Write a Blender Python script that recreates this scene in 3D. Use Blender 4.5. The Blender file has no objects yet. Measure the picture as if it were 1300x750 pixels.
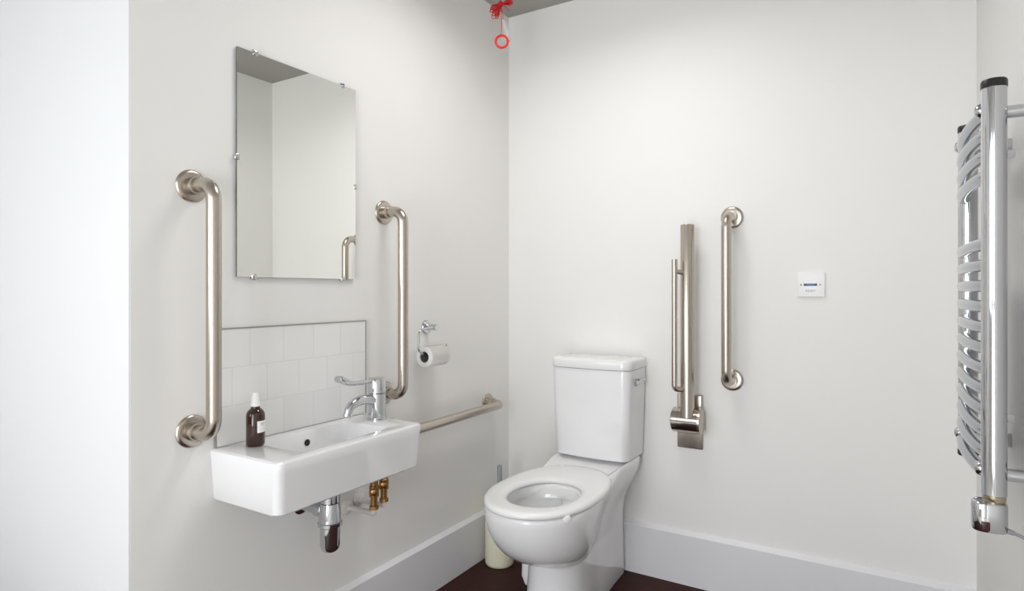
import bpy, bmesh, math
from mathutils import Vector, Matrix
PI = math.pi
S = bpy.context.scene
COL = S.collection

# ------------------------------------------------------------------ materials
def mat(name, base, rough=.5, metal=0., coat=0., noise=None, aniso=None, trans=0., ior=1.45, bump=None, emit=None, spec=.5, sss=0.):
    m = bpy.data.materials.new(name); m.use_nodes = True
    nt = m.node_tree; b = nt.nodes['Principled BSDF']
    b.inputs['Base Color'].default_value = (*base, 1)
    b.inputs['Roughness'].default_value = rough
    b.inputs['Metallic'].default_value = metal
    b.inputs['Coat Weight'].default_value = coat
    b.inputs['Coat Roughness'].default_value = .04
    b.inputs['Transmission Weight'].default_value = trans
    b.inputs['IOR'].default_value = ior
    b.inputs['Specular IOR Level'].default_value = spec
    tc = nt.nodes.new('ShaderNodeTexCoord')
    if noise:      # (scale, amount): slight albedo variation of the stuff itself
        mp = nt.nodes.new('ShaderNodeMapping'); mp.inputs['Scale'].default_value = noise[2] if len(noise) > 2 else (1, 1, 1)
        n = nt.nodes.new('ShaderNodeTexNoise'); n.inputs['Scale'].default_value = noise[0]; n.inputs['Detail'].default_value = 6
        nt.links.new(tc.outputs['Object'], mp.inputs['Vector']); nt.links.new(mp.outputs['Vector'], n.inputs['Vector'])
        mx = nt.nodes.new('ShaderNodeMix'); mx.data_type = 'RGBA'
        a = noise[1]
        mx.inputs['A'].default_value = (*[max(0, c * (1 - a)) for c in base], 1)
        mx.inputs['B'].default_value = (*[min(1, c * (1 + a)) for c in base], 1)
        nt.links.new(n.outputs['Fac'], mx.inputs['Factor'])
        nt.links.new(mx.outputs['Result'], b.inputs['Base Color'])
    if bump:       # (scale vector, strength, distance)
        mp = nt.nodes.new('ShaderNodeMapping'); mp.inputs['Scale'].default_value = bump[0]
        n = nt.nodes.new('ShaderNodeTexNoise'); n.inputs['Scale'].default_value = 1.; n.inputs['Detail'].default_value = 4
        nt.links.new(tc.outputs['Object'], mp.inputs['Vector']); nt.links.new(mp.outputs['Vector'], n.inputs['Vector'])
        bp = nt.nodes.new('ShaderNodeBump'); bp.inputs['Strength'].default_value = bump[1]; bp.inputs['Distance'].default_value = bump[2]
        nt.links.new(n.outputs['Fac'], bp.inputs['Height']); nt.links.new(bp.outputs['Normal'], b.inputs['Normal'])
    if emit:
        b.inputs['Emission Color'].default_value = (*emit[:3], 1); b.inputs['Emission Strength'].default_value = emit[3]
    return m

M = dict(
    wall=mat('off_white_wall_paint', (.83, .82, .803), .62, noise=(1.4, .012), bump=((90, 90, 90), .06, .002)),
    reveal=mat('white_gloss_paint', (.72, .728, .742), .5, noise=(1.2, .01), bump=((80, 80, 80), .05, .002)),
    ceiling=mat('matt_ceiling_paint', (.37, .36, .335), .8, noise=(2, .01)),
    skirt=mat('grey_satin_paint', (.75, .75, .775), .4, noise=(3, .015)),
    floor=mat('dark_brown_vinyl', (.040, .0125, .010), .55, noise=(9, .35, (1, 6, 1)), bump=((60, 60, 60), .05, .001), spec=.18),
    bounce_floor=mat('pale_bounce_floor', (.62, .59, .55), .5, noise=(5, .06)),  # pale tone chosen to bounce light onto the lower walls
    steel=mat('satin_stainless_steel', (.52, .468, .41), .27, 1., noise=(4, .04), bump=((30, 30, 900), .03, .0004)),
    chrome=mat('polished_chrome', (.60, .61, .63), .055, 1.),
    chrome2=mat('radiator_chrome', (.39, .415, .45), .10, 1.),
    nickel=mat('polished_nickel', (.52, .48, .43), .10, 1.),
    pale_brass=mat('pale_brass', (.55, .47, .34), .25, 1.),
    ceramic=mat('white_glazed_ceramic', (.83, .83, .84), .12, coat=.6),
    plastic=mat('white_seat_plastic', (.85, .85, .85), .22, coat=.2),
    mirror=mat('mirror_silvering', (.955, .965, .93), .0, 1.),
    mirror_edge=mat('mirror_edge_glass', (.10, .15, .13), .15),
    tile=None, 
    trim=mat('grey_tile_trim', (.33, .32, .30), .4, .3),
    amber=mat('amber_glass', (.030, .009, .003), .06, coat=.5),
    label=mat('paper_label', (.85, .85, .83), .6),
    ink=mat('grey_ink', (.22, .22, .23), .6),
    white_plastic=mat('white_cap_plastic', (.86, .86, .86), .35),
    black=mat('black_plastic', (.012, .012, .012), .35),
    dark=mat('dark_recess', (.02, .02, .02), .6),
    brass=mat('aged_brass', (.36, .19, .07), .32, 1., noise=(60, .25)),
    paper=mat('toilet_paper', (.87, .86, .84), .9, noise=(40, .01), bump=((300, 300, 300), .15, .001)),
    core=mat('cardboard_core', (.22, .205, .21), .8),
    cream=mat('cream_plastic', (.80, .765, .60), .35, noise=(8, .01)),
    grey_plastic=mat('grey_blue_plastic', (.30, .34, .38), .45),
    red_cord=mat('red_cord', (.55, .008, .012), .55),
    red=mat('red_plastic', (.75, .02, .015), .35),
    pale=mat('pale_translucent_plastic', (.9, .9, .9), .15, trans=.75),
    pipe=mat('white_plastic_pipe', (.74, .72, .70), .3),
    cable=mat('grey_cable', (.27, .27, .28), .45),
    blue=mat('blue_indicator', (.01, .06, .16), .3, emit=(.02, .2, .6, .25)),
    switch_red=mat('dark_red_rocker', (.05, .008, .010), .25),
    water=mat('bowl_water', (.72, .74, .74), .03, coat=.8),
    frame=mat('window_frame_paint', (.8, .8, .8), .4),
)

def tile_mat():
    m = bpy.data.materials.new('white_glazed_tiles'); m.use_nodes = True
    nt = m.node_tree; b = nt.nodes['Principled BSDF']
    tc = nt.nodes.new('ShaderNodeTexCoord')
    sx = nt.nodes.new('ShaderNodeSeparateXYZ'); nt.links.new(tc.outputs['Object'], sx.inputs[0])
    cx = nt.nodes.new('ShaderNodeCombineXYZ')
    nt.links.new(sx.outputs['Y'], cx.inputs['X']); nt.links.new(sx.outputs['Z'], cx.inputs['Y'])
    br = nt.nodes.new('ShaderNodeTexBrick')
    br.offset = .5; br.offset_frequency = 2; br.squash = 1
    br.inputs['Scale'].default_value = 1
    br.inputs['Brick Width'].default_value = .107; br.inputs['Row Height'].default_value = .1005
    br.inputs['Mortar Size'].default_value = .0016; br.inputs['Mortar Smooth'].default_value = .15
    br.inputs['Bias'].default_value = 0
    br.inputs['Color1'].default_value = (.83, .83, .82, 1); br.inputs['Color2'].default_value = (.80, .80, .795, 1)
    br.inputs['Mortar'].default_value = (.755, .75, .735, 1)
    nt.links.new(cx.outputs[0], br.inputs['Vector'])
    nt.links.new(br.outputs['Color'], b.inputs['Base Color'])
    inv = nt.nodes.new('ShaderNodeMath'); inv.operation = 'SUBTRACT'; inv.inputs[0].default_value = 1
    nt.links.new(br.outputs['Fac'], inv.inputs[1])
    bp = nt.nodes.new('ShaderNodeBump'); bp.inputs['Strength'].default_value = .3; bp.inputs['Distance'].default_value = .0012
    nt.links.new(inv.outputs[0], bp.inputs['Height']); nt.links.new(bp.outputs['Normal'], b.inputs['Normal'])
    b.inputs['Roughness'].default_value = .14
    return m
M['tile'] = tile_mat()

# ------------------------------------------------------------------ mesh helpers (all in world coordinates)
def box(x0, x1, y0, y1, z0, z1, bevel=0., seg=3, bm=None):
    b = bmesh.new()
    bmesh.ops.create_cube(b, size=1)
    for v in b.verts:
        v.co = Vector(((x0 + x1) / 2 + v.co.x * (x1 - x0), (y0 + y1) / 2 + v.co.y * (y1 - y0), (z0 + z1) / 2 + v.co.z * (z1 - z0)))
    if bevel:
        bmesh.ops.bevel(b, geom=b.edges[:], offset=bevel, segments=seg, profile=.5, affect='EDGES')
    return merge(bm, b)

def merge(bm, b):
    if bm is None: return b
    me = bpy.data.meshes.new('t'); b.to_mesh(me); b.free(); bm.from_mesh(me); bpy.data.meshes.remove(me)
    return bm

def loft(rings, cap0=True, cap1=True, bm=None):
    b = bmesh.new(); prev = None; n = len(rings[0]); first = None
    for r in rings:
        cur = [b.verts.new(p) for p in r]
        if prev:
            for i in range(n):
                j = (i + 1) % n
                b.faces.new((prev[i], prev[j], cur[j], cur[i]))
        else: first = cur
        prev = cur
    if cap0: b.faces.new(list(reversed(first)))
    if cap1: b.faces.new(prev)
    bmesh.ops.recalc_face_normals(b, faces=b.faces[:])
    return merge(bm, b)

def basis(d):
    d = Vector(d).normalized()
    a = Vector((0, 0, 1)) if abs(d.z) < .9 else Vector((1, 0, 0))
    u = d.cross(a).normalized(); v = d.cross(u).normalized()
    return d, u, v

def lathe(o, d, prof, n=40, bm=None, cap0=True, cap1=True):
    """prof = [(along, radius)] about the axis d through o"""
    d, u, v = basis(d); o = Vector(o)
    rings = [[o + d * t + (u * math.cos(2 * PI * i / n) + v * math.sin(2 * PI * i / n)) * max(r, 1e-5) for i in range(n)] for t, r in prof]
    return loft(rings, cap0, cap1, bm)

def fillet(pts, rad, n=10):
    pts = [Vector(p) for p in pts]; out = [pts[0]]
    for i in range(1, len(pts) - 1):
        a, p, c = pts[i - 1], pts[i], pts[i + 1]
        d1 = (a - p).normalized(); d2 = (c - p).normalized()
        ang = d1.angle(d2)
        if ang > PI - .02: out.append(p); continue
        t = min(rad / math.tan(ang / 2), (a - p).length * .49, (c - p).length * .49); r = t * math.tan(ang / 2)
        ctr = p + (d1 + d2).normalized() * (r / math.sin(ang / 2))
        s = p + d1 * t - ctr; e = p + d2 * t - ctr
        tot = s.angle(e); ax = s.cross(e).normalized()
        for k in range(n + 1):
            out.append(ctr + Matrix.Rotation(tot * k / n, 3, ax) @ s)
    out.append(pts[-1]); return out

def sweep(pts, r, n=20, bm=None, closed=False, sx=1., sy=1.):
    pts = [Vector(p) for p in pts]; N = len(pts)
    if not hasattr(r, '__len__'): r = [r] * N
    tan = []
    for i in range(N):
        if closed: t = pts[(i + 1) % N] - pts[i - 1]
        else: t = pts[min(i + 1, N - 1)] - pts[max(i - 1, 0)]
        tan.append(t.normalized())
    _, u, v = basis(tan[0]); rings = []
    for i in range(N):
        t = tan[i]
        u = (u - t * u.dot(t)).normalized(); v = t.cross(u)
        rings.append([pts[i] + (u * math.cos(2 * PI * k / n) * sx + v * math.sin(2 * PI * k / n) * sy) * r[i] for k in range(n)])
    if closed:
        rings.append(rings[0]); b = loft(rings, False, False)
        bmesh.ops.remove_doubles(b, verts=b.verts[:], dist=1e-6); return merge(bm, b)
    return loft(rings, True, True, bm)

def catmull(pts, k=8):
    P = [Vector(p) for p in pts]; P = [2 * P[0] - P[1]] + P + [2 * P[-1] - P[-2]]; out = []
    for i in range(1, len(P) - 2):
        a, b, c, d = P[i - 1:i + 3]
        for j in range(k):
            t = j / k
            out.append(.5 * ((2 * b) + (c - a) * t + (2 * a - 5 * b + 4 * c - d) * t * t + (3 * b - a - 3 * c + d) * t ** 3))
    out.append(P[-2]); return out

# ------------------------------------------------------------------ objects
def obj(name, bm, m, parent=None, origin=None, smooth=40, label=None):
    off = Vector(origin) if origin is not None else (parent['_o'] if False else (ORG[parent] if parent else Vector((0, 0, 0))))
    me = bpy.data.meshes.new(name); bm.to_mesh(me); bm.free()
    me.transform(Matrix.Translation(-off))
    o = bpy.data.objects.new(name, me); COL.objects.link(o)
    me.materials.append(M[m])
    if smooth:
        me.shade_smooth(); me.set_sharp_from_angle(angle=math.radians(smooth))
    if parent: o.parent = parent; o.location = off - ORG[parent]
    else: o.location = off
    ORG[o] = off.copy()
    if label: o['label'] = label
    return o
ORG = {}
def tag(o, label, cat, group=None):
    o['label'] = label; o['category'] = cat
    if group: o['group'] = group
    return o
def thing(name, label, cat, loc, group=None):
    o = bpy.data.objects.new(name, None); COL.objects.link(o); o.location = loc; o.empty_display_size = .05
    ORG[o] = Vector(loc); return tag(o, label, cat, group)
def struct(name, bm, m, smooth=0):
    o = obj(name, bm, m, smooth=smooth); o['kind'] = 'structure'; return o

# ================================================================== SETTING
RX, CZ_, YC, YF, XL = 1.713, 2.383, -1.643, -3.9, -1.5
T = .12
struct('floor', box(XL - T, RX + T, YC - .45, T, -.1, 0), 'floor')
struct('floor_bounce', box(XL - T, RX + T, YF - T, YC - .45, -.1, 0), 'bounce_floor')  # unseen pale zone behind the camera, added as a bounce surface
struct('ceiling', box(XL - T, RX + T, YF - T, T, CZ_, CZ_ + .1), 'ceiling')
struct('wall_left', box(-T, 0, YC, T, 0, CZ_), 'wall')
struct('wall_back', box(0, RX, 0, T, 0, CZ_), 'wall')
struct('wall_right', box(RX, RX + T, YF, T, 0, CZ_), 'wall')
# the face of the outside corner, nearest the camera
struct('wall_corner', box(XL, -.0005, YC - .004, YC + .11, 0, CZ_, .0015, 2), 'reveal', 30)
struct('wall_side', box(XL - T, XL, YF, YC + .11, 0, CZ_), 'wall')
# wall behind the camera with the daylight window
WX0, WX1, WZ0, WZ1 = -1.15, .25, .95, 2.15
DX0, DX1, DZ0, DZ1 = .45, 1.5, .02, 2.08
b = box(XL, WX0, YF - T, YF, 0, CZ_); box(WX1, DX0, YF - T, YF, 0, CZ_, bm=b); box(DX1, RX, YF - T, YF, 0, CZ_, bm=b)
box(DX0, DX1, YF - T, YF, DZ1, CZ_, bm=b); box(DX0, DX1, YF - T, YF, 0, DZ0, bm=b)
box(WX0, WX1, YF - T, YF, 0, WZ0, bm=b); box(WX0, WX1, YF - T, YF, WZ1, CZ_, bm=b)
struct('wall_front', b, 'wall')
b = box(WX0, WX0 + .05, YF - .09, YF - .03, WZ0, WZ1); box(WX1 - .05, WX1, YF - .09, YF - .03, WZ0, WZ1, bm=b)
box(WX0 + .05, WX1 - .05, YF - .09, YF - .03, WZ0, WZ0 + .05, bm=b); box(WX0 + .05, WX1 - .05, YF - .09, YF - .03, WZ1 - .05, WZ1, bm=b)
mxx = (WX0 + WX1) / 2; box(mxx - .02, mxx + .02, YF - .085, YF - .035, WZ0 + .05, WZ1 - .05, bm=b)
struct('window_1', b, 'frame')
b = box(DX0, DX0 + .07, YF - .09, YF - .03, DZ0, DZ1); box(DX1 - .07, DX1, YF - .09, YF - .03, DZ0, DZ1, bm=b)
for z in (DZ0, DZ0 + 1.0, DZ1 - .07): box(DX0 + .07, DX1 - .07, YF - .088, YF - .032, z, z + .07, bm=b)
struct('added_door_1', b, 'frame')  # unseen door frame, added around the low fill light

def skirting(p0, p1, nrm, h0=.193, h1=.205, t=.018):
    nrm = Vector(nrm); prof = [(0, 0), (t, 0), (t, h0 - .002), (t - .0015, h0), (t - .004, h0 + .001), (.003, h1), (0, h1)]
    return loft([[Vector(p) + nrm * a + Vector((0, 0, z)) for a, z in prof] for p in (p0, p1)])
struct('baseboard_left', skirting((0, YC, 0), (0, 0, 0), (1, 0, 0), .187, .197), 'skirt')
struct('baseboard_back', skirting((.018, 0, 0), (RX, 0, 0), (0, -1, 0)), 'skirt')
struct('baseboard_right', skirting((RX, YF, 0), (RX, -.018, 0), (-1, 0, 0)), 'skirt')

# ================================================================== GRAB RAILS
def grab_rail(label, a, c, nrm, s, bend=.062, r=.0175, n=1):
    """a, c: flange centres on the wall; nrm: wall normal; s: stand-off of the bar"""
    a, c, nrm = Vector(a), Vector(c), Vector(nrm)
    t = thing('grab_rail', label, 'grab rail', a, 'satin steel grab rails on the walls')
    obj('rail_tube', sweep(fillet([a + nrm * .006, a + nrm * s, c + nrm * s, c + nrm * .006], bend, 14), r, 28), 'steel', t)
    for p in (a, c):
        f = obj('mounting_flange', lathe(p, nrm, [(0, .0405), (.003, .041), (.0055, .0395), (.008, .036), (.0088, .031), (.009, .002)], 48), 'steel', t)
        obj('collar', lathe(p + nrm * .0085, nrm, [(0, .0215), (.0015, .022), (.022, .022), (.0235, .0215), (.0235, .0176)], 36), 'steel', f)
    return t
grab_rail('satin steel vertical grab rail left of the mirror and basin', (0, -1.500, 1.396), (0, -1.500, .788), (1, 0, 0), .094)
grab_rail('satin steel vertical grab rail between the mirror and the toilet roll holder', (0, -.819, 1.404), (0, -.819, .785), (1, 0, 0), .089)
grab_rail('low horizontal satin steel grab rail running behind basin towards the corner', (0, -.178, .652), (0, -.79, .652), (1, 0, 0), .075, .05)
grab_rail('vertical satin steel grab rail on the back wall beside the fold-up rail', (.982, 0, 1.409), (.982, 0, .803), (0, -1, 0), .1)

# fold-up (drop-down) rail
t = thing('fold_up_rail', 'folded-up satin steel support rail with thick hinge, standing upright right of the cistern', 'support rail', (.826, 0, .63))
obj('wall_plate', box(.777, .876, -.009, 0, .527, .737, .004), 'steel', t)
h = obj('hinge_barrel', lathe((.777, -.057, .645), (1, 0, 0), [(0, .044), (.003, .047), (.024, .047), (.0245, .0455), (.026, .0455), (.0265, .047), (.098, .047)], 48), 'nickel', t, label='glossy nickel hinge barrel')
obj('barrel_cap', lathe((.8755, -.057, .645), (1, 0, 0), [(0, .047), (.008, .0465), (.011, .043), (.012, .002)], 48), 'steel', h)
obj('main_tube', lathe((.838, -.085, .662), (0, 0, 1), [(0, .0255), (.718, .0255), (.7205, .0245), (.7205, .002)], 40), 'steel', t)
obj('side_bar', sweep(fillet([(.802, -.128, 1.252), (.802, -.128, .770), (.823, -.105, .768)], .035), .0105, 20), 'steel', t)
for z in (1.207, ):
    obj('stub', sweep([(.802, -.128, z), (.832, -.098, z - .004)], .009, 18), 'steel', t)
obj('plate_tab', box(.842, .876, -.030, -.009, .672, .737, .003), 'steel', t)

# ================================================================== MIRROR
t = thing('mirror', 'tall frameless rectangular mirror hanging above the tiled splashback', 'mirror', (0, -1.17, 1.173))
Y0, Y1, Z0, Z1 = -1.380, -.958, 1.1735, 1.783
gl = obj('glass_pane', box(.0035, .0085, Y0, Y1, Z0, Z1), 'mirror', t, smooth=0)
for v in gl.data.vertices: v.co.x += .0039 * (v.co.y + gl.parent.location.y - Y0)      # hangs a hair out of true
gl.data.materials.append(M['mirror_edge'])
for p in gl.data.polygons:
    if p.normal.x < .9: p.material_index = 1
def clip(y, z, dy, dz):
    b = box(.0, .012, y - .008 - abs(dy) * .0, y + .008, z - .008, z + .008, .003)
    lathe((.011, y, z), (1, 0, 0), [(0, .005), (.002, .0045), (.0025, .001)], 20, bm=b)
    obj('mirror_clip', b, 'chrome', t)
for y, z in ((-1.325, Z1), (-1.012, Z1), (-1.329, Z0), (-1.012, Z0)): clip(y, z, 0, 1)
for y, z in ((Y0, 1.491), (Y1, 1.471)): clip(y, z, 1, 0)

# ================================================================== SPLASHBACK
t = thing('tiled_splashback', 'panel of white glazed tiles with thin grey edge trim behind the basin', 'splashback', (0, -.9125, .7345))
ty0, ty1, tz0, tz1 = -1.438, -.9125, .7345, 1.036
b = box(.0, .008, ty0, ty1, tz0, tz1)
o = obj('tile_field', b, 'tile', t, origin=(0, -.9125, 1.036 - .1005 * 4), smooth=0)
b = box(0, .0095, ty0 - .003, ty1 + .003, tz1, tz1 + .003); box(0, .0095, ty1, ty1 + .003, tz0, tz1, bm=b); box(0, .0095, ty0 - .003, ty0, tz0, tz1, bm=b)
obj('edge_trim', b, 'trim', t, smooth=0)

# ================================================================== BASIN
def rrect(x0, x1, y0, y1, z, r, n=8):
    """rounded rectangle ring; r = radius for (x0y0, x1y0, x1y1, x0y1)"""
    if not hasattr(r, '__len__'): r = (r,) * 4
    out = []
    for (cx, cy, a0), q in zip(((x0, y0, PI), (x1, y0, 1.5 * PI), (x1, y1, 0), (x0, y1, .5 * PI)), r):
        sx = 1 if cx == x0 else -1; sy = 1 if cy == y0 else -1
        for k in range(n + 1):
            a = a0 + .5 * PI * k / n
            out.append(Vector((cx + sx * q + q * math.cos(a), cy + sy * q + q * math.sin(a), z)))
    return out
BT = .733
t = thing('wash_basin', 'small white rectangular ceramic basin hung on the left wall', 'basin', (0, -1.19, .6))
bx1, by0, by1 = .268, -1.452, -.925
R4 = (.004, .022, .022, .004)
rings = [rrect(0, bx1 - .022, by0 + .018, by1 - .014, .600, R4), rrect(0, bx1 - .018, by0 + .014, by1 - .010, .601, R4), rrect(0, bx1 - .013, by0 + .010, by1 - .006, .606, R4),
         rrect(0, bx1 - .004, by0 + .003, by1 - .002, BT - .03, R4), rrect(0, bx1 - .001, by0 + .0005, by1 - .0005, BT - .012, R4),
         rrect(0, bx1 - .003, by0 + .002, by1 - .002, BT - .004, R4), rrect(0, bx1 - .008, by0 + .007, by1 - .007, BT - .0005, R4), rrect(0, bx1 - .013, by0 + .012, by1 - .012, BT, R4)]
ix0, ix1, iy0, iy1 = .050, .222, -1.352, -1.035
for dz, ins, rr in ((0, -.004, .024), (-.0015, -.001, .022), (-.006, .002, .022), (-.05, .006, .03), (-.075, .012, .035), (-.088, .026, .04), (-.092, .05, .03)):
    rings.append(rrect(ix0 + ins, ix1 - ins, iy0 + ins, iy1 - ins * 1.2, BT + dz, rr))
ba = obj('basin_bowl', loft(rings), 'ceramic', t, smooth=35)
obj('overflow_hole', lathe((ix0 + .0055, -1.19, .701), (1, .0, .05), [(0, .0095), (.0015, .0095), (.0016, .001)], 24), 'dark', ba, label='dark round overflow hole')
obj('waste_fitting', lathe((.13, -1.19, BT - .0925), (0, 0, 1), [(0, .022), (.0025, .021), (.003, .012), (.002, .001)], 28), 'chrome', t)

# tap
tx, tyy = .112, -.966
t = thing('mixer_tap', 'chrome lever mixer tap standing on the right end of the basin', 'tap', (tx, tyy, BT))
obj('tap_body', lathe((tx, tyy, BT), (0, 0, 1), [(0, .030), (.004, .030), (.006, .0275), (.083, .0265), (.084, .0245)], 40), 'chrome', t)
hd = obj('lever_head', lathe((tx, tyy, BT + .0845), (0, 0, 1), [(0, .0255), (.001, .027), (.044, .027), (.046, .0255), (.0465, .002)], 40), 'chrome', t)
sp = catmull([(tx, tyy - .012, .795), (tx, tyy - .05, .803), (tx, tyy - .09, .801), (tx, tyy - .115, .788), (tx, tyy - .124, .766)], 8)
b = sweep(sp, [.0165 - .0045 * i / (len(sp) - 1) for i in range(len(sp))], 24)
lathe(sp[-1] + Vector((0, .001, .004)), (sp[-1] - sp[-2]), [(0, .0135), (.008, .0135), (.0085, .011), (.006, .009)], 28, bm=b)
obj('spout', b, 'chrome', t)
lv = catmull([(tx, tyy - .022, .857), (tx, tyy - .06, .857), (tx, tyy - .10, .858), (tx, tyy - .118, .864)], 6)
lever = obj('lever_arm', sweep(lv, .0065, 18), 'chrome', hd)
pd = catmull([(tx, tyy - .098, .858), (tx, tyy - .118, .862), (tx, tyy - .135, .869), (tx, tyy - .152, .877), (tx, tyy - .162, .879)], 6)
rr_ = [.007 + .0065 * math.sin(PI * min(1, i / (len(pd) - 1) * .72)) for i in range(len(pd))]; rr_[-1] = .008
obj('lever_paddle', sweep(pd, rr_, 22, sx=1.25, sy=.8), 'chrome', hd)

# bottle
bo = Vector((.066, -1.366, BT))
t = thing('amber_bottle', 'brown glass bottle with white cap standing on left end of basin', 'bottle', bo)
gb = obj('glass_body', lathe(bo, (0, 0, 1), [(0, .018), (.001, .0215), (.004, .0235), (.078, .0235), (.086, .022), (.093, .017), (.097, .0115), (.105, .0110), (.106, .0095)], 40), 'amber', t)
obj('cap', lathe(bo + Vector((0, 0, .1025)), (0, 0, 1), [(0, .0125), (.009, .0125), (.010, .0105), (.022, .0100), (.026, .0085), (.034, .0078), (.0352, .006), (.0355, .001)], 32), 'white_plastic', t)
lb = bmesh.new(); rows = []
A0, A1 = math.radians(-26), math.radians(46)
for z in (.036, .066):
    rows.append([lb.verts.new(bo + Vector((.0239 * math.cos(A0 + (A1 - A0) * i / 14), .0239 * math.sin(A0 + (A1 - A0) * i / 14), z))) for i in range(15)])
for i in range(14): lb.faces.new((rows[0][i], rows[0][i + 1], rows[1][i + 1], rows[1][i]))
la = obj('paper_label', lb, 'label', gb, label='small white paper label')
lb = bmesh.new()
for z, a, c in ((.0585, .28, .72), (.0545, .32, .6)):
    rr2 = [[lb.verts.new(bo + Vector((.0241 * math.cos(A0 + (A1 - A0) * (a + (c - a) * i / 8)), .0241 * math.sin(A0 + (A1 - A0) * (a + (c - a) * i / 8)), z + dz))) for i in range(9)] for dz in (0, .0016)]
    for i in range(0, 8, 1):
        if i % 3 != 2: lb.faces.new((rr2[0][i], rr2[0][i + 1], rr2[1][i + 1], rr2[1][i]))
obj('printed_lines', lb, 'ink', la)

# bottle trap
px_, py_ = .122, -1.165
t = thing('bottle_trap', 'chrome bottle trap under the basin with pipe into the wall', 'trap', (px_, py_, .39))
obj('tail_nut', lathe((px_, py_, .535), (0, 0, 1), [(0, .026), (.002, .028), (.022, .028), (.024, .022), (.066, .022)], 36), 'chrome', t)
obj('trap_body', lathe((px_, py_, .468), (0, 0, 1), [(0, .031), (.003, .0345), (.012, .0345), (.014, .032), (.055, .0285), (.066, .027), (.067, .01)], 40), 'chrome', t)
obj('trap_cup', lathe((px_, py_, .393), (0, 0, 1), [(0, .002), (.001, .012), (.005, .020), (.012, .0255), (.022, .028), (.078, .0285)], 40), 'chrome', t)
wp = obj('waste_pipe', sweep([(px_ - .02, py_, .508), (.0, py_, .508)], .0165, 24), 'chrome', t)
obj('pipe_nut', lathe((px_ - .025, py_, .508), (-1, 0, 0), [(0, .02), (.001, .0225), (.024, .0225), (.026, .0195), (.026, .017)], 30), 'chrome', wp)
obj('wall_rosette', lathe((0, py_, .508), (1, 0, 0), [(0, .03), (.003, .03), (.008, .024), (.009, .017)], 32), 'chrome', wp)

# isolating valves on their pipes
def valve(label, x, y, z, yw):
    t = thing('isolating_valve', label, 'valve', (x, y, z), 'brass valves under the basin')
    pp = obj('plastic_pipe', sweep(fillet([(0, yw, z + .004), (x, y, z), (x, y, z + .014)], .016), .0085, 20), 'pipe', t, label='white plastic pipe from wall')
    obj('wall_collar', lathe((0, yw, z + .004), (1, 0, 0), [(0, .024), (.003, .024), (.007, .018), (.010, .0115), (.010, .009)], 28), 'pipe', pp)
    b = lathe((x, y, z + .012), (0, 0, 1), [(0, .012), (.001, .0145), (.012, .0145), (.0135, .012)], 6)
    lathe((x, y, z + .025), (0, 0, 1), [(0, .0105), (.03, .0105)], 24, bm=b)
    lathe((x, y, z + .052), (0, 0, 1), [(0, .012), (.002, .0150), (.034, .0150), (.036, .0125), (.052, .0125), (.052, .0140), (.064, .0140)], 24, bm=b)
    obj('brass_body', b, 'brass', t)
    d = Vector((.45, -.5, 0)).normalized()
    obj('turn_knob', lathe(Vector((x, y, z + .072)) + d * .009, d, [(0, .009), (.009, .009), (.0095, .0105), (.017, .0105), (.018, .009), (.018, .001)], 24), 'brass', t)
    obj('tail_pipe', sweep([(x, y, z + .11), (x, y, .602)], .0075, 18), 'chrome', t)
valve('brass valve under the basin, left one nearer the chrome trap', .105, -.972, .440, -.985)
valve('brass valve under the basin, right one farther from the trap', .103, -.926, .450, -.936)

# ================================================================== TOILET ROLL
t = thing('toilet_roll_holder', 'chrome wire toilet roll holder on wall between the two rails', 'toilet roll holder', (0, -.59, 1.0))
obj('wall_rosette', lathe((0, -.592, 1.0), (1, 0, 0), [(0, .026), (.004, .026), (.008, .023), (.009, .012), (.03, .0115), (.05, .0115), (.0515, .010), (.052, .001)], 36), 'chrome', t)
AX = .054
arm = fillet([(AX - .010, -.592, 1.0), (AX - .010, -.62, 1.0), (AX, -.694, .996), (AX, -.700, .925), (AX, -.672, .9075), (AX, -.548, .9075), (AX, -.536, .934)], .02, 8)
obj('wire_arm', sweep(arm, .0042, 16), 'chrome', t)
t = thing('toilet_roll', 'white toilet paper roll hanging on the chrome wire holder', 'toilet roll', (AX, -.62, .896))
ra = Vector((AX, -.666, .8965)); L = .106
ring = [(0, .020), (0, .0365), (.002, .0375), (L - .002, .0375), (L, .0365), (L, .020)]
b = lathe(ra, (0, 1, 0), ring + [ring[0]], 48, cap0=False, cap1=False); bmesh.ops.remove_doubles(b, verts=b.verts[:], dist=1e-6)
# hanging flap of paper leaving the top of the roll
obj('paper', b, 'paper', t)
obj('cardboard_core', loft([[ra + Vector((r * math.cos(2 * PI * i / 36), y, r * math.sin(2 * PI * i / 36))) for i in range(36)] for r, y in ((.0198, .001), (.0198, L - .001), (.0186, L - .001), (.0186, .001), (.0198, .001))], False, False), 'core', t)
fl = []
for a in range(-20, 100, 8):
    fl.append((ra.x + .0380 * math.sin(math.radians(a)), ra.z + .0380 * math.cos(math.radians(a))))
fl.append((ra.x + .0383, ra.z - .012))
b = bmesh.new(); rw = [[b.verts.new((x, ra.y + yy * L, z)) for x, z in fl] for yy in (.02, .98)]
for i in range(len(fl) - 1): b.faces.new((rw[0][i], rw[0][i + 1], rw[1][i + 1], rw[1][i]))
bmesh.ops.solidify(b, geom=b.faces[:], thickness=.0006)
obj('loose_sheet', b, 'paper', t)

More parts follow.
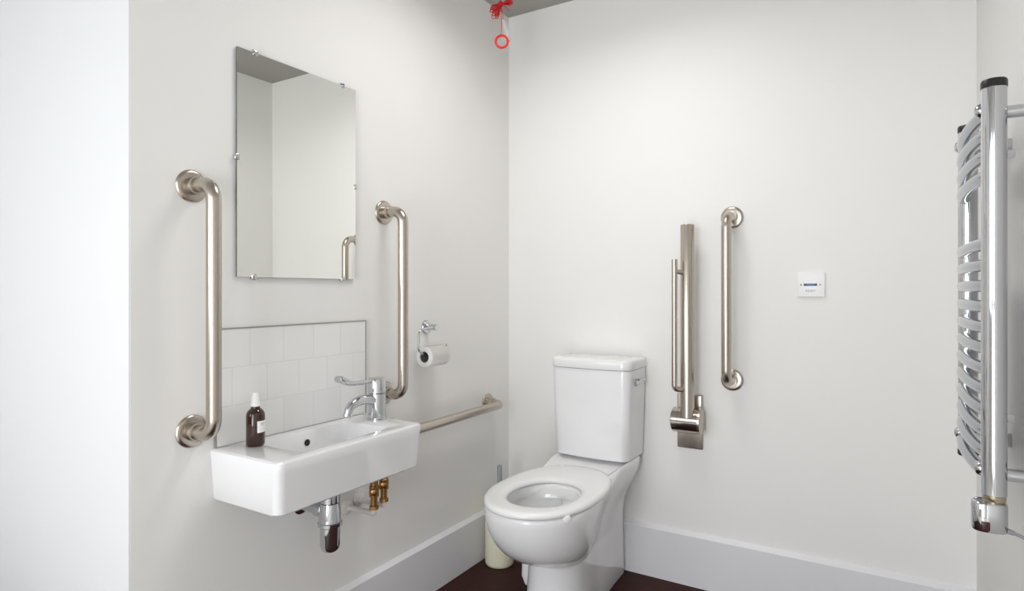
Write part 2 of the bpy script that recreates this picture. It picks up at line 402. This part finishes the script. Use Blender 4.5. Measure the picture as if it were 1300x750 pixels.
# ================================================================== TOILET
CX = .490
t = thing('toilet', 'white close-coupled toilet with open seat standing in the corner', 'toilet', (CX, -.3, 0))
def smooth01(u): u = max(0, min(1, u)); return u * u * (3 - 2 * u)
NP = 96
def pan_ring(z, yf, ym, w, wm, wr, yb=-.025, yk=-.30, lift=0., ex=2.15):
    """front half-ellipse of half-width w, sides easing to wm at yk and wr at yb; the same angular layout for every ring"""
    pts = []
    nf, ns, nb = 40, 20, 16
    for i in range(nf + 1):                     # left side round the front to the right
        a = PI + PI * i / nf
        c, s = math.cos(a), math.sin(a)
        pts.append((CX + w * math.copysign(abs(c) ** (2 / ex), c), ym + (ym - yf) * math.copysign(abs(s) ** (2 / ex), s)))
    def side(y):
        if y < yk: return w + (wm - w) * smooth01((y - ym) / (yk - ym))
        return wm + (wr - wm) * smooth01((y - yk) / (yb - .03 - yk))
    rc = .03
    for i in range(1, ns + 1):
        y = ym + (yb - rc - ym) * i / ns; pts.append((CX + side(y), y))
    for i in range(1, 5):
        a = .5 * PI * i / 5; pts.append((CX + wr - rc + rc * math.cos(a), yb - rc + rc * math.sin(a)))
    for i in range(9):
        pts.append((CX + (wr - rc) * (1 - 2 * i / 8), yb))
    for i in range(1, 5):
        a = .5 * PI + .5 * PI * i / 5; pts.append((CX - wr + rc + rc * math.cos(a), yb - rc + rc * math.sin(a)))
    for i in range(ns, 0, -1):
        y = ym + (yb - rc - ym) * i / ns; pts.append((CX - side(y), y))
    return [Vector((x, y, z + lift * smooth01((y + .36) / .14))) for x, y in pts]
RZ = .442
P = [  # z, yf, ym, w, wm, wr, lift
    (.000, -.588, -.470, .104, .090, .082, 0), (.006, -.592, -.470, .107, .092, .085, 0), (.10, -.585, -.465, .101, .088, .082, 0),
    (.205, -.578, -.465, .096, .086, .080, 0), (.222, -.582, -.47, .097, .087, .080, 0), (.232, -.602, -.485, .104, .089, .080, 0),
    (.243, -.642, -.51, .118, .091, .080, 0), (.260, -.686, -.535, .134, .094, .081, 0), (.285, -.722, -.555, .148, .099, .084, 0),
    (.315, -.750, -.570, .159, .106, .091, 0), (.35, -.772, -.580, .168, .117, .106, .004), (.385, -.785, -.585, .174, .131, .130, .012),
    (.415, -.792, -.588, .1765, .143, .147, .024), (.432, -.793, -.588, .177, .147, .152, .034), (.439, -.791, -.588, .175, .146, .151, .038), (RZ, -.787, -.588, .171, .142, .147, .040)]
rings = [pan_ring(z, yf, ym, w, wm, wr, lift=l) for z, yf, ym, w, wm, wr, l in P]
NN = len(rings[0])
def inner_ring(z, cx, yc, w, ly):
    out = []
    for q in rings[-1]:
        a = math.atan2((q.y + .585) / (.2 if q.y < -.585 else .42), (q.x - CX) / .15)
        out.append(Vector((cx + w * math.cos(a), yc + ly * math.sin(a), z)))
    return out
for z, yc, w, ly in ((RZ + .001, -.590, .140, .158), (RZ - .004, -.590, .132, .150), (RZ - .03, -.590, .130, .148), (RZ - .045, -.590, .138, .156), (.36, -.58, .125, .15), (.30, -.56, .098, .12), (.262, -.54, .075, .085), (.255, -.535, .068, .075)):
    rings.append(inner_ring(z, CX, yc, w, ly))
b = loft(rings)
# trapway bulges on the flank at the back of the foot
for sgn in (-1,):
    tr = []
    for z, w0, w1, y0, y1 in ((.060, .10, .140, -.43, -.27), (.066, .10, .150, -.455, -.24), (.10, .10, .155, -.468, -.20), (.20, .10, .152, -.465, -.16), (.27, .10, .138, -.44, -.10), (.30, .09, .11, -.40, -.08)):
        q = rrect(min(sgn * .06, sgn * w1), max(sgn * .06, sgn * w1), y0, y1, z, .02 if w1 > .12 else .015, 5)
        tr.append([Vector((CX + v.x, v.y, v.z)) for v in q])
    loft(tr, bm=b)
pan = obj('pan', b, 'ceramic', t, smooth=50)
obj('bowl_water', lathe((CX, -.540, .262), (0, 0, 1), [(0, .072), (.0006, .072), (.0008, .001)], 40), 'water', pan)
obj('fixing_cap', lathe((CX - .152, -.400, .085), (-1, -.3, 0), [(0, .009), (.006, .009), (.009, .005), (.0095, .001)], 20), 'white_plastic', pan)
# cistern
t2 = t
def cis_ring(z, w, yf, r=.03, bow=.014, yb=-.012, cx=CX - .006):
    pts = rrect(cx - w, cx + w, yf, yb, z, (r, r, .006, .006), 10)
    base = []
    for p in pts: base.append(p)
    # add points along the front so it can bow
    out = []
    for i, p in enumerate(base):
        out.append(p)
        if i == 10:
            q = base[11]
            for k in range(1, 12): out.append(p.lerp(q, k / 12))
    for p in out:
        u = (p.x - cx) / w
        if p.y < yf + r + .02: p.y -= bow * (1 - u * u)
    return out
cs = [(.484, .150, -.176), (.485, .154, -.180), (.490, .156, -.182), (.65, .162, -.187), (.828, .1665, -.190), (.831, .1665, -.190)]
ci = obj('cistern', loft([cis_ring(*c) for c in cs]), 'ceramic', t, smooth=50)
ld = [(.8325, .167, -.191), (.8335, .1692, -.194), (.835, .1696, -.1945), (.859, .1696, -.1945), (.865, .168, -.193), (.8695, .164, -.189), (.8715, .157, -.182), (.872, .132, -.16)]
lid = obj('cistern_lid', loft([cis_ring(z, w, yf, .034, yb=-.012 - (max(0, .1696 - w) if z > .85 else 0)) for z, w, yf in ld]), 'ceramic', ci, smooth=50)
# flush lever on the right side
fx = CX + .161
lvb = lathe((fx - .003, -.115, .786), (1, 0, 0), [(0, .013), (.006, .013), (.008, .0105), (.016, .010), (.018, .008), (.018, .001)], 28)
sweep(catmull([(fx + .010, -.060, .788), (fx + .012, -.09, .789), (fx + .013, -.115, .787), (fx + .014, -.145, .784), (fx + .0145, -.163, .780)], 6), [.0045 + .0022 * abs(2 * i / 24 - 1) for i in range(25)], 16, bm=lvb)
obj('flush_lever', lvb, 'chrome', ci, label='chrome flush lever')
# seat
def ell(cx, w, yf, yb, ym, z, n=96, kf=2.1, kb=2.35):
    out = []
    for i in range(n):
        a = 2 * PI * i / n; c, s = math.cos(a), math.sin(a); k = kf if s < 0 else kb
        out.append(Vector((cx + w * math.copysign(abs(c) ** (2 / k), c), ym + ((yb - ym) if s > 0 else (ym - yf)) * math.copysign(abs(s) ** (2 / k), s), z)))
    return out
SC = CX + .001
SZ = RZ + .003
rs = []
for o_, z in ((-.010, 0), (-.003, .001), (0, .005), (0, .012), (-.004, .018), (-.010, .0205), (-.02, .0215)):
    rs.append(ell(SC, .184 + o_, -.804 - o_, -.238 + o_, -.555, SZ + z))
for i_, z in ((.022, .0205), (.010, .018), (.003, .013), (0, .007), (.002, .002), (.010, 0)):
    rs.append(ell(SC + .006, .114 + i_, -.722 - i_, -.428 + i_, -.582, SZ + z, kb=2.15))
rs.append(rs[0])
b = loft(rs, False, False); bmesh.ops.remove_doubles(b, verts=b.verts[:], dist=1e-6); bmesh.ops.recalc_face_normals(b, faces=b.faces[:])
seat = obj('seat', b, 'plastic', t, smooth=60)
for xx in (-.075, .075):
    obj('hinge', lathe((SC + xx, -.285, SZ + .0195), (0, 0, 1), [(0, .010), (.0028, .0095), (.0036, .008), (.004, .001)], 24), 'white_plastic' if xx < 0 else 'plastic', seat)
obj('seat_buffer', lathe((CX + .140, -.690, SZ - .006), (.78, -.62, 0), [(0, .0135), (.016, .0135), (.021, .011), (.023, .006), (.0235, .001)], 24), 'plastic', seat)

# ================================================================== TOILET BRUSH
bo = Vector((.098, -.232, 0))
t = thing('toilet_brush', 'cream toilet brush holder with grey handle beside the toilet', 'toilet brush', bo)
obj('brush_holder', lathe(bo, (0, 0, 1), [(0, .052), (.002, .056), (.008, .0592), (.016, .060), (.255, .060), (.268, .058), (.278, .050), (.281, .03), (.2815, .014)], 48), 'cream', t)
obj('brush_handle', lathe(bo + Vector((.0, 0, .275)), (0, 0, 1), [(0, .0115), (.01, .0105), (.128, .0105), (.132, .0095), (.134, .006), (.1345, .001)], 28), 'grey_plastic', t, label='grey round handle')

# ================================================================== ALARM RESET PLATE
t = thing('alarm_reset_switch', 'square white alarm reset switch plate on the back wall', 'switch plate', (1.248, 0, 1.157))
x0, x1, z0, z1 = 1.2045, 1.2925, 1.1135, 1.200
pl = obj('face_plate', box(x0, x1, -.0095, 0, z0, z1, .003), 'white_plastic', t)
zc = 1.1565
obj('indicator_slot', box(1.2255, 1.2675, -.0105, -.009, zc - .0035, zc + .0045, .0005, 1), 'black', pl)
obj('indicator_light', box(1.2345, 1.2605, -.0112, -.0102, zc - .0025, zc + .0035), 'blue', pl, label='blue indicator light')
for x in (1.2165, 1.277):
    obj('screw', lathe((x, -.009, zc), (0, -1, 0), [(0, .0034), (.0012, .0032), (.0018, .0015), (.0018, .0005)], 18), 'trim', pl)
tcv = bpy.data.curves.new('reset_lettering', 'FONT'); tcv.body = 'RESET'; tcv.size = .0105; tcv.extrude = .0003; tcv.align_x = 'CENTER'; tcv.align_y = 'CENTER'; tcv.space_character = 1.15
to = bpy.data.objects.new('tmp_text', tcv); COL.objects.link(to)
to.matrix_world = Matrix.Translation((1.247, -.0097, 1.1350)) @ Matrix.Rotation(PI / 2, 4, 'X')
bpy.context.view_layer.update()
me = bpy.data.meshes.new_from_object(to); mw = to.matrix_world.copy()
b = bmesh.new(); b.from_mesh(me); bmesh.ops.transform(b, matrix=mw, verts=b.verts[:])
bpy.data.objects.remove(to); bpy.data.meshes.remove(me); bpy.data.curves.remove(tcv)
obj('reset_lettering', b, 'ink', pl, smooth=0)

# ================================================================== TOWEL RADIATOR
NA = Vector((1.6412, -.9657, 0)); FA = Vector((1.6363, -.6018, 0))
t = thing('towel_radiator', 'chrome ladder towel radiator with curved rungs on the right wall', 'towel radiator', (1.633, -.787, .764))
ZT, ZB = 1.523, .764
for P_ in (NA, FA):
    up = obj('upright', lathe((P_.x, P_.y, ZB), (0, 0, 1), [(0, .017), (.001, .0195), (ZT - .016 - ZB, .0195)], 40), 'chrome', t)
    obj('end_cap', lathe((P_.x, P_.y, ZT - .016), (0, 0, 1), [(0, .0202), (.012, .0202), (.0155, .0185), (.016, .001)], 40), 'black', up, label='black end cap')
obj('end_cap', lathe((FA.x, FA.y, ZB - .013), (0, 0, 1), [(0, .001), (.0005, .0185), (.003, .0202), (.0135, .0202)], 40), 'black', up, label='black end cap')
fz = lambda y: 1.1385 + (368 - y) / 777 * 1.433
rung_y = [191 + 20.8 * i for i in range(4)] + [322 + 20.9 * i for i in range(12)]
d = FA - NA; side = Vector((-d.y, d.x, 0)).normalized()
if side.x > 0: side = -side
def bow(u): return NA + d * u + side * (.021 * math.sin(PI * u) ** .42)
for y in rung_y:
    z = fz(y)
    pts = [NA + d * .012 + side * .006] + [bow(u / 16) for u in range(1, 16)] + [NA + d * .988 + side * .006]
    obj('rung', sweep([p + Vector((0, 0, z)) for p in pts], .0118, 20), 'chrome2', t)
for k, y in enumerate((191, rung_y[-1])):
    z = fz(y)
    for P_, s in ((NA, 1), (FA, -1)):
        u = .045 if s > 0 else .955
        q = bow(u); q.z = z
        br = obj('wall_bracket', sweep([Vector((q.x - .005, q.y, z)), Vector((RX, q.y, z))], .0115, 22), 'chrome', t)
        lathe_b = lathe((q.x + .004, q.y, z + .007), (-1, 0, 0), [(0, .0085), (.006, .0085), (.0065, .0125), (.013, .014), (.019, .0115), (.0225, .006), (.023, .001)], 24)
        obj('bracket_knob', lathe_b, 'chrome', br)
        obj('bracket_base', lathe((RX, q.y, z), (-1, 0, 0), [(0, .016), (.010, .016), (.012, .0125)], 26), 'chrome', br)
for z in (1.385, .905):
    obj('air_plug', lathe((NA.x + .016, NA.y + .006, z), (1, .05, 0), [(0, .0085), (.013, .0085), (.014, .0075), (.014, .001)], 6), 'chrome', t)
# electric heating element under the near upright
eh = obj('element_collar', lathe((NA.x, NA.y, ZB - .013), (0, 0, 1), [(0, .0155), (.004, .018), (.013, .018)], 32), 'pale_brass', t)
ez = ZB - .066
el = [rrect(NA.x - .034 + a, NA.x + .020 - a, NA.y - .021 + a, NA.y + .021 - a, ez + z, max(.004, .018 - a), 6) for z, a in ((0, .003), (.001, .001), (.003, 0), (.050, 0), (.0525, .0015), (.0535, .004))]
hb = obj('heating_element', loft(el), 'chrome', t, smooth=45)
obj('rocker_switch', box(NA.x - .0205, NA.x - .008, NA.y - .0225, NA.y - .019, ez + .004, ez + .020, .001), 'switch_red', hb, label='dark red rocker switch')
cb = catmull([(NA.x + .018, NA.y - .008, ez + .006), (NA.x + .03, NA.y - .009, ez + .003), (NA.x + .05, NA.y - .012, ez - .004), (RX, NA.y - .014, ez - .012)], 8)
b = sweep(cb, .003, 12); lathe(cb[0], cb[3] - cb[0], [(0, .005), (.010, .0042), (.0105, .003)], 16, bm=b)
obj('power_cable', b, 'cable', hb)

# ================================================================== EMERGENCY PULL CORD
kx, ky, kz = .183, -.358, 2.258
t = thing('emergency_pull_cord', 'red emergency pull cord tied up in a bow with red ring', 'pull cord', (.180, -.360, CZ_))
obj('ceiling_rose', lathe((.180, -.360, CZ_), (0, 0, -1), [(0, .045), (.018, .044), (.026, .036), (.030, .012), (.034, .006)], 36), 'white_plastic', t)
obj('cord', sweep([(.180, -.360, CZ_ - .03), (.181, -.360, 2.32), (kx, ky, kz)], .0018, 10), 'red_cord', t)
# camera-side directions of the bow: along the wall corner diagonal
e = Vector((.852, .523, 0))
K = Vector((kx, ky, kz))
def loop(a, b_, w, tw):
    dirv = e * math.cos(a) + Vector((0, 0, 1)) * math.sin(a); nv = e * -math.sin(a) + Vector((0, 0, 1)) * math.cos(a)
    out = Vector((-.523, .852, 0))
    pts = []
    for i in range(21):
        th = 2 * PI * i / 20
        pts.append(K + dirv * b_ * (1 - math.cos(th)) / 2 + nv * w * math.sin(th) * (1 - math.cos(th)) * .6 + out * tw * math.sin(th / 2))
    return pts
bw = bmesh.new()
for i in range(9):
    sweep(loop(math.radians(208 + i * 5.5), .040 + .006 * (i % 3), .007 + .0015 * (i % 2), -.014 + .0035 * i), .0019, 8, bm=bw)
for i in range(9):
    sweep(loop(math.radians(352 + i * 5), .036 + .006 * (i % 3), .007 + .0015 * (i % 2), -.014 + .0035 * i), .0019, 8, bm=bw)
sweep(loop(math.radians(240), .062, .012, .004), .0016, 8, bm=bw)
sweep([K, K + e * .020 + Vector((0, 0, -.010)), K + e * .034 + Vector((0, 0, -.026))], .0018, 8, bm=bw)
for i in range(4):
    q = [K + Vector((0, 0, .006 - .004 * i)) + (e * math.cos(2 * PI * k / 14) + Vector((-.523, .852, 0)) * math.sin(2 * PI * k / 14)) * .008 for k in range(14)]
    sweep(q, .0021, 8, bm=bw, closed=True)
obj('tied_bow', bw, 'red_cord', t)
rc = Vector((.187, -.355, 2.112))
obj('hanging_cord', sweep([K, K + (rc - K) * .5 + e * .001, rc + Vector((-.004, 0, .026))], .0013, 10), 'red_cord', t)
nr = Vector((.52, -.79, -.02)).normalized(); _, u, v = basis(nr)
obj('pull_ring', sweep([rc + (u * math.cos(2 * PI * i / 40) + v * math.sin(2 * PI * i / 40)) * .0235 for i in range(40)], .0048, 14, closed=True), 'red', t)
out_ = Vector((-.523, .852, 0))
a0 = rc + e * .006 + out_ * .012 + Vector((0, 0, .090)); a1 = rc + e * .026 + out_ * .016 + Vector((0, 0, .006)); ax_ = a1 - a0
obj('toggle_cord', sweep([K + out_ * .004, K * .5 + a0 * .5 + e * .002, a0], .0011, 8), 'red_cord', t)
obj('toggle', lathe(a0, ax_, [(0, .002), (.002, .0045), (.02, .006), (.05, .0085), (.072, .0115), (.080, .0118), (.085, .009), (.086, .001)], 28), 'pale', t, label='pale clear plastic toggle')

# ================================================================== LIGHT
def area(name, loc, rot, sx, sy, power, col, spread=PI):
    l = bpy.data.lights.new(name, 'AREA'); l.shape = 'RECTANGLE'; l.size = sx; l.size_y = sy; l.energy = power; l.color = col; l.spread = spread
    o = bpy.data.objects.new(name, l); COL.objects.link(o); o.location = loc; o.rotation_euler = rot; return o
area('window_daylight', ((WX0 + WX1) / 2, YF - .10, (WZ0 + WZ1) / 2), (PI / 2, 0, 0), WX1 - WX0, WZ1 - WZ0, 19, (.93, .965, 1))
area('low_fill_light', ((DX0 + DX1) / 2, YF - .10, (DZ0 + DZ1) / 2), (PI / 2, 0, 0), DX1 - DX0, DZ1 - DZ0, 48, (.96, .98, 1))  # added fill behind the camera to light the lower walls
area('ceiling_fill_light', (.68, -.8, CZ_ - .012), (0, 0, 0), .45, .45, 6.0, (1, .985, .965), math.radians(156))  # added overhead fill to brighten the corner, no fitting modelled
w = bpy.data.worlds.new('World'); S.world = w; w.use_nodes = True
w.node_tree.nodes['Background'].inputs[0].default_value = (.75, .85, 1, 1); w.node_tree.nodes['Background'].inputs[1].default_value = .3

# ================================================================== CAMERA
f = 777.; yaw = math.atan(475 / 777.)
cam = bpy.data.cameras.new('camera'); co = bpy.data.objects.new('camera', cam); COL.objects.link(co)
co.location = (1.47273, -2.38144, 1.1385)
co.rotation_euler = (PI / 2, 0, yaw)
cam.sensor_fit = 'HORIZONTAL'; cam.sensor_width = 36; cam.lens = f / 1300 * 36
cam.shift_y = (375 - 368) / 1300 * -1
cam.clip_start = .02
S.camera = co
S.view_settings.view_transform = 'Standard'; S.view_settings.look = 'None'; S.view_settings.gamma = 1; S.view_settings.use_curve_mapping = False
S.view_settings.exposure = 0.18
S.cycles.max_bounces = 12; S.cycles.diffuse_bounces = 8; S.cycles.glossy_bounces = 6
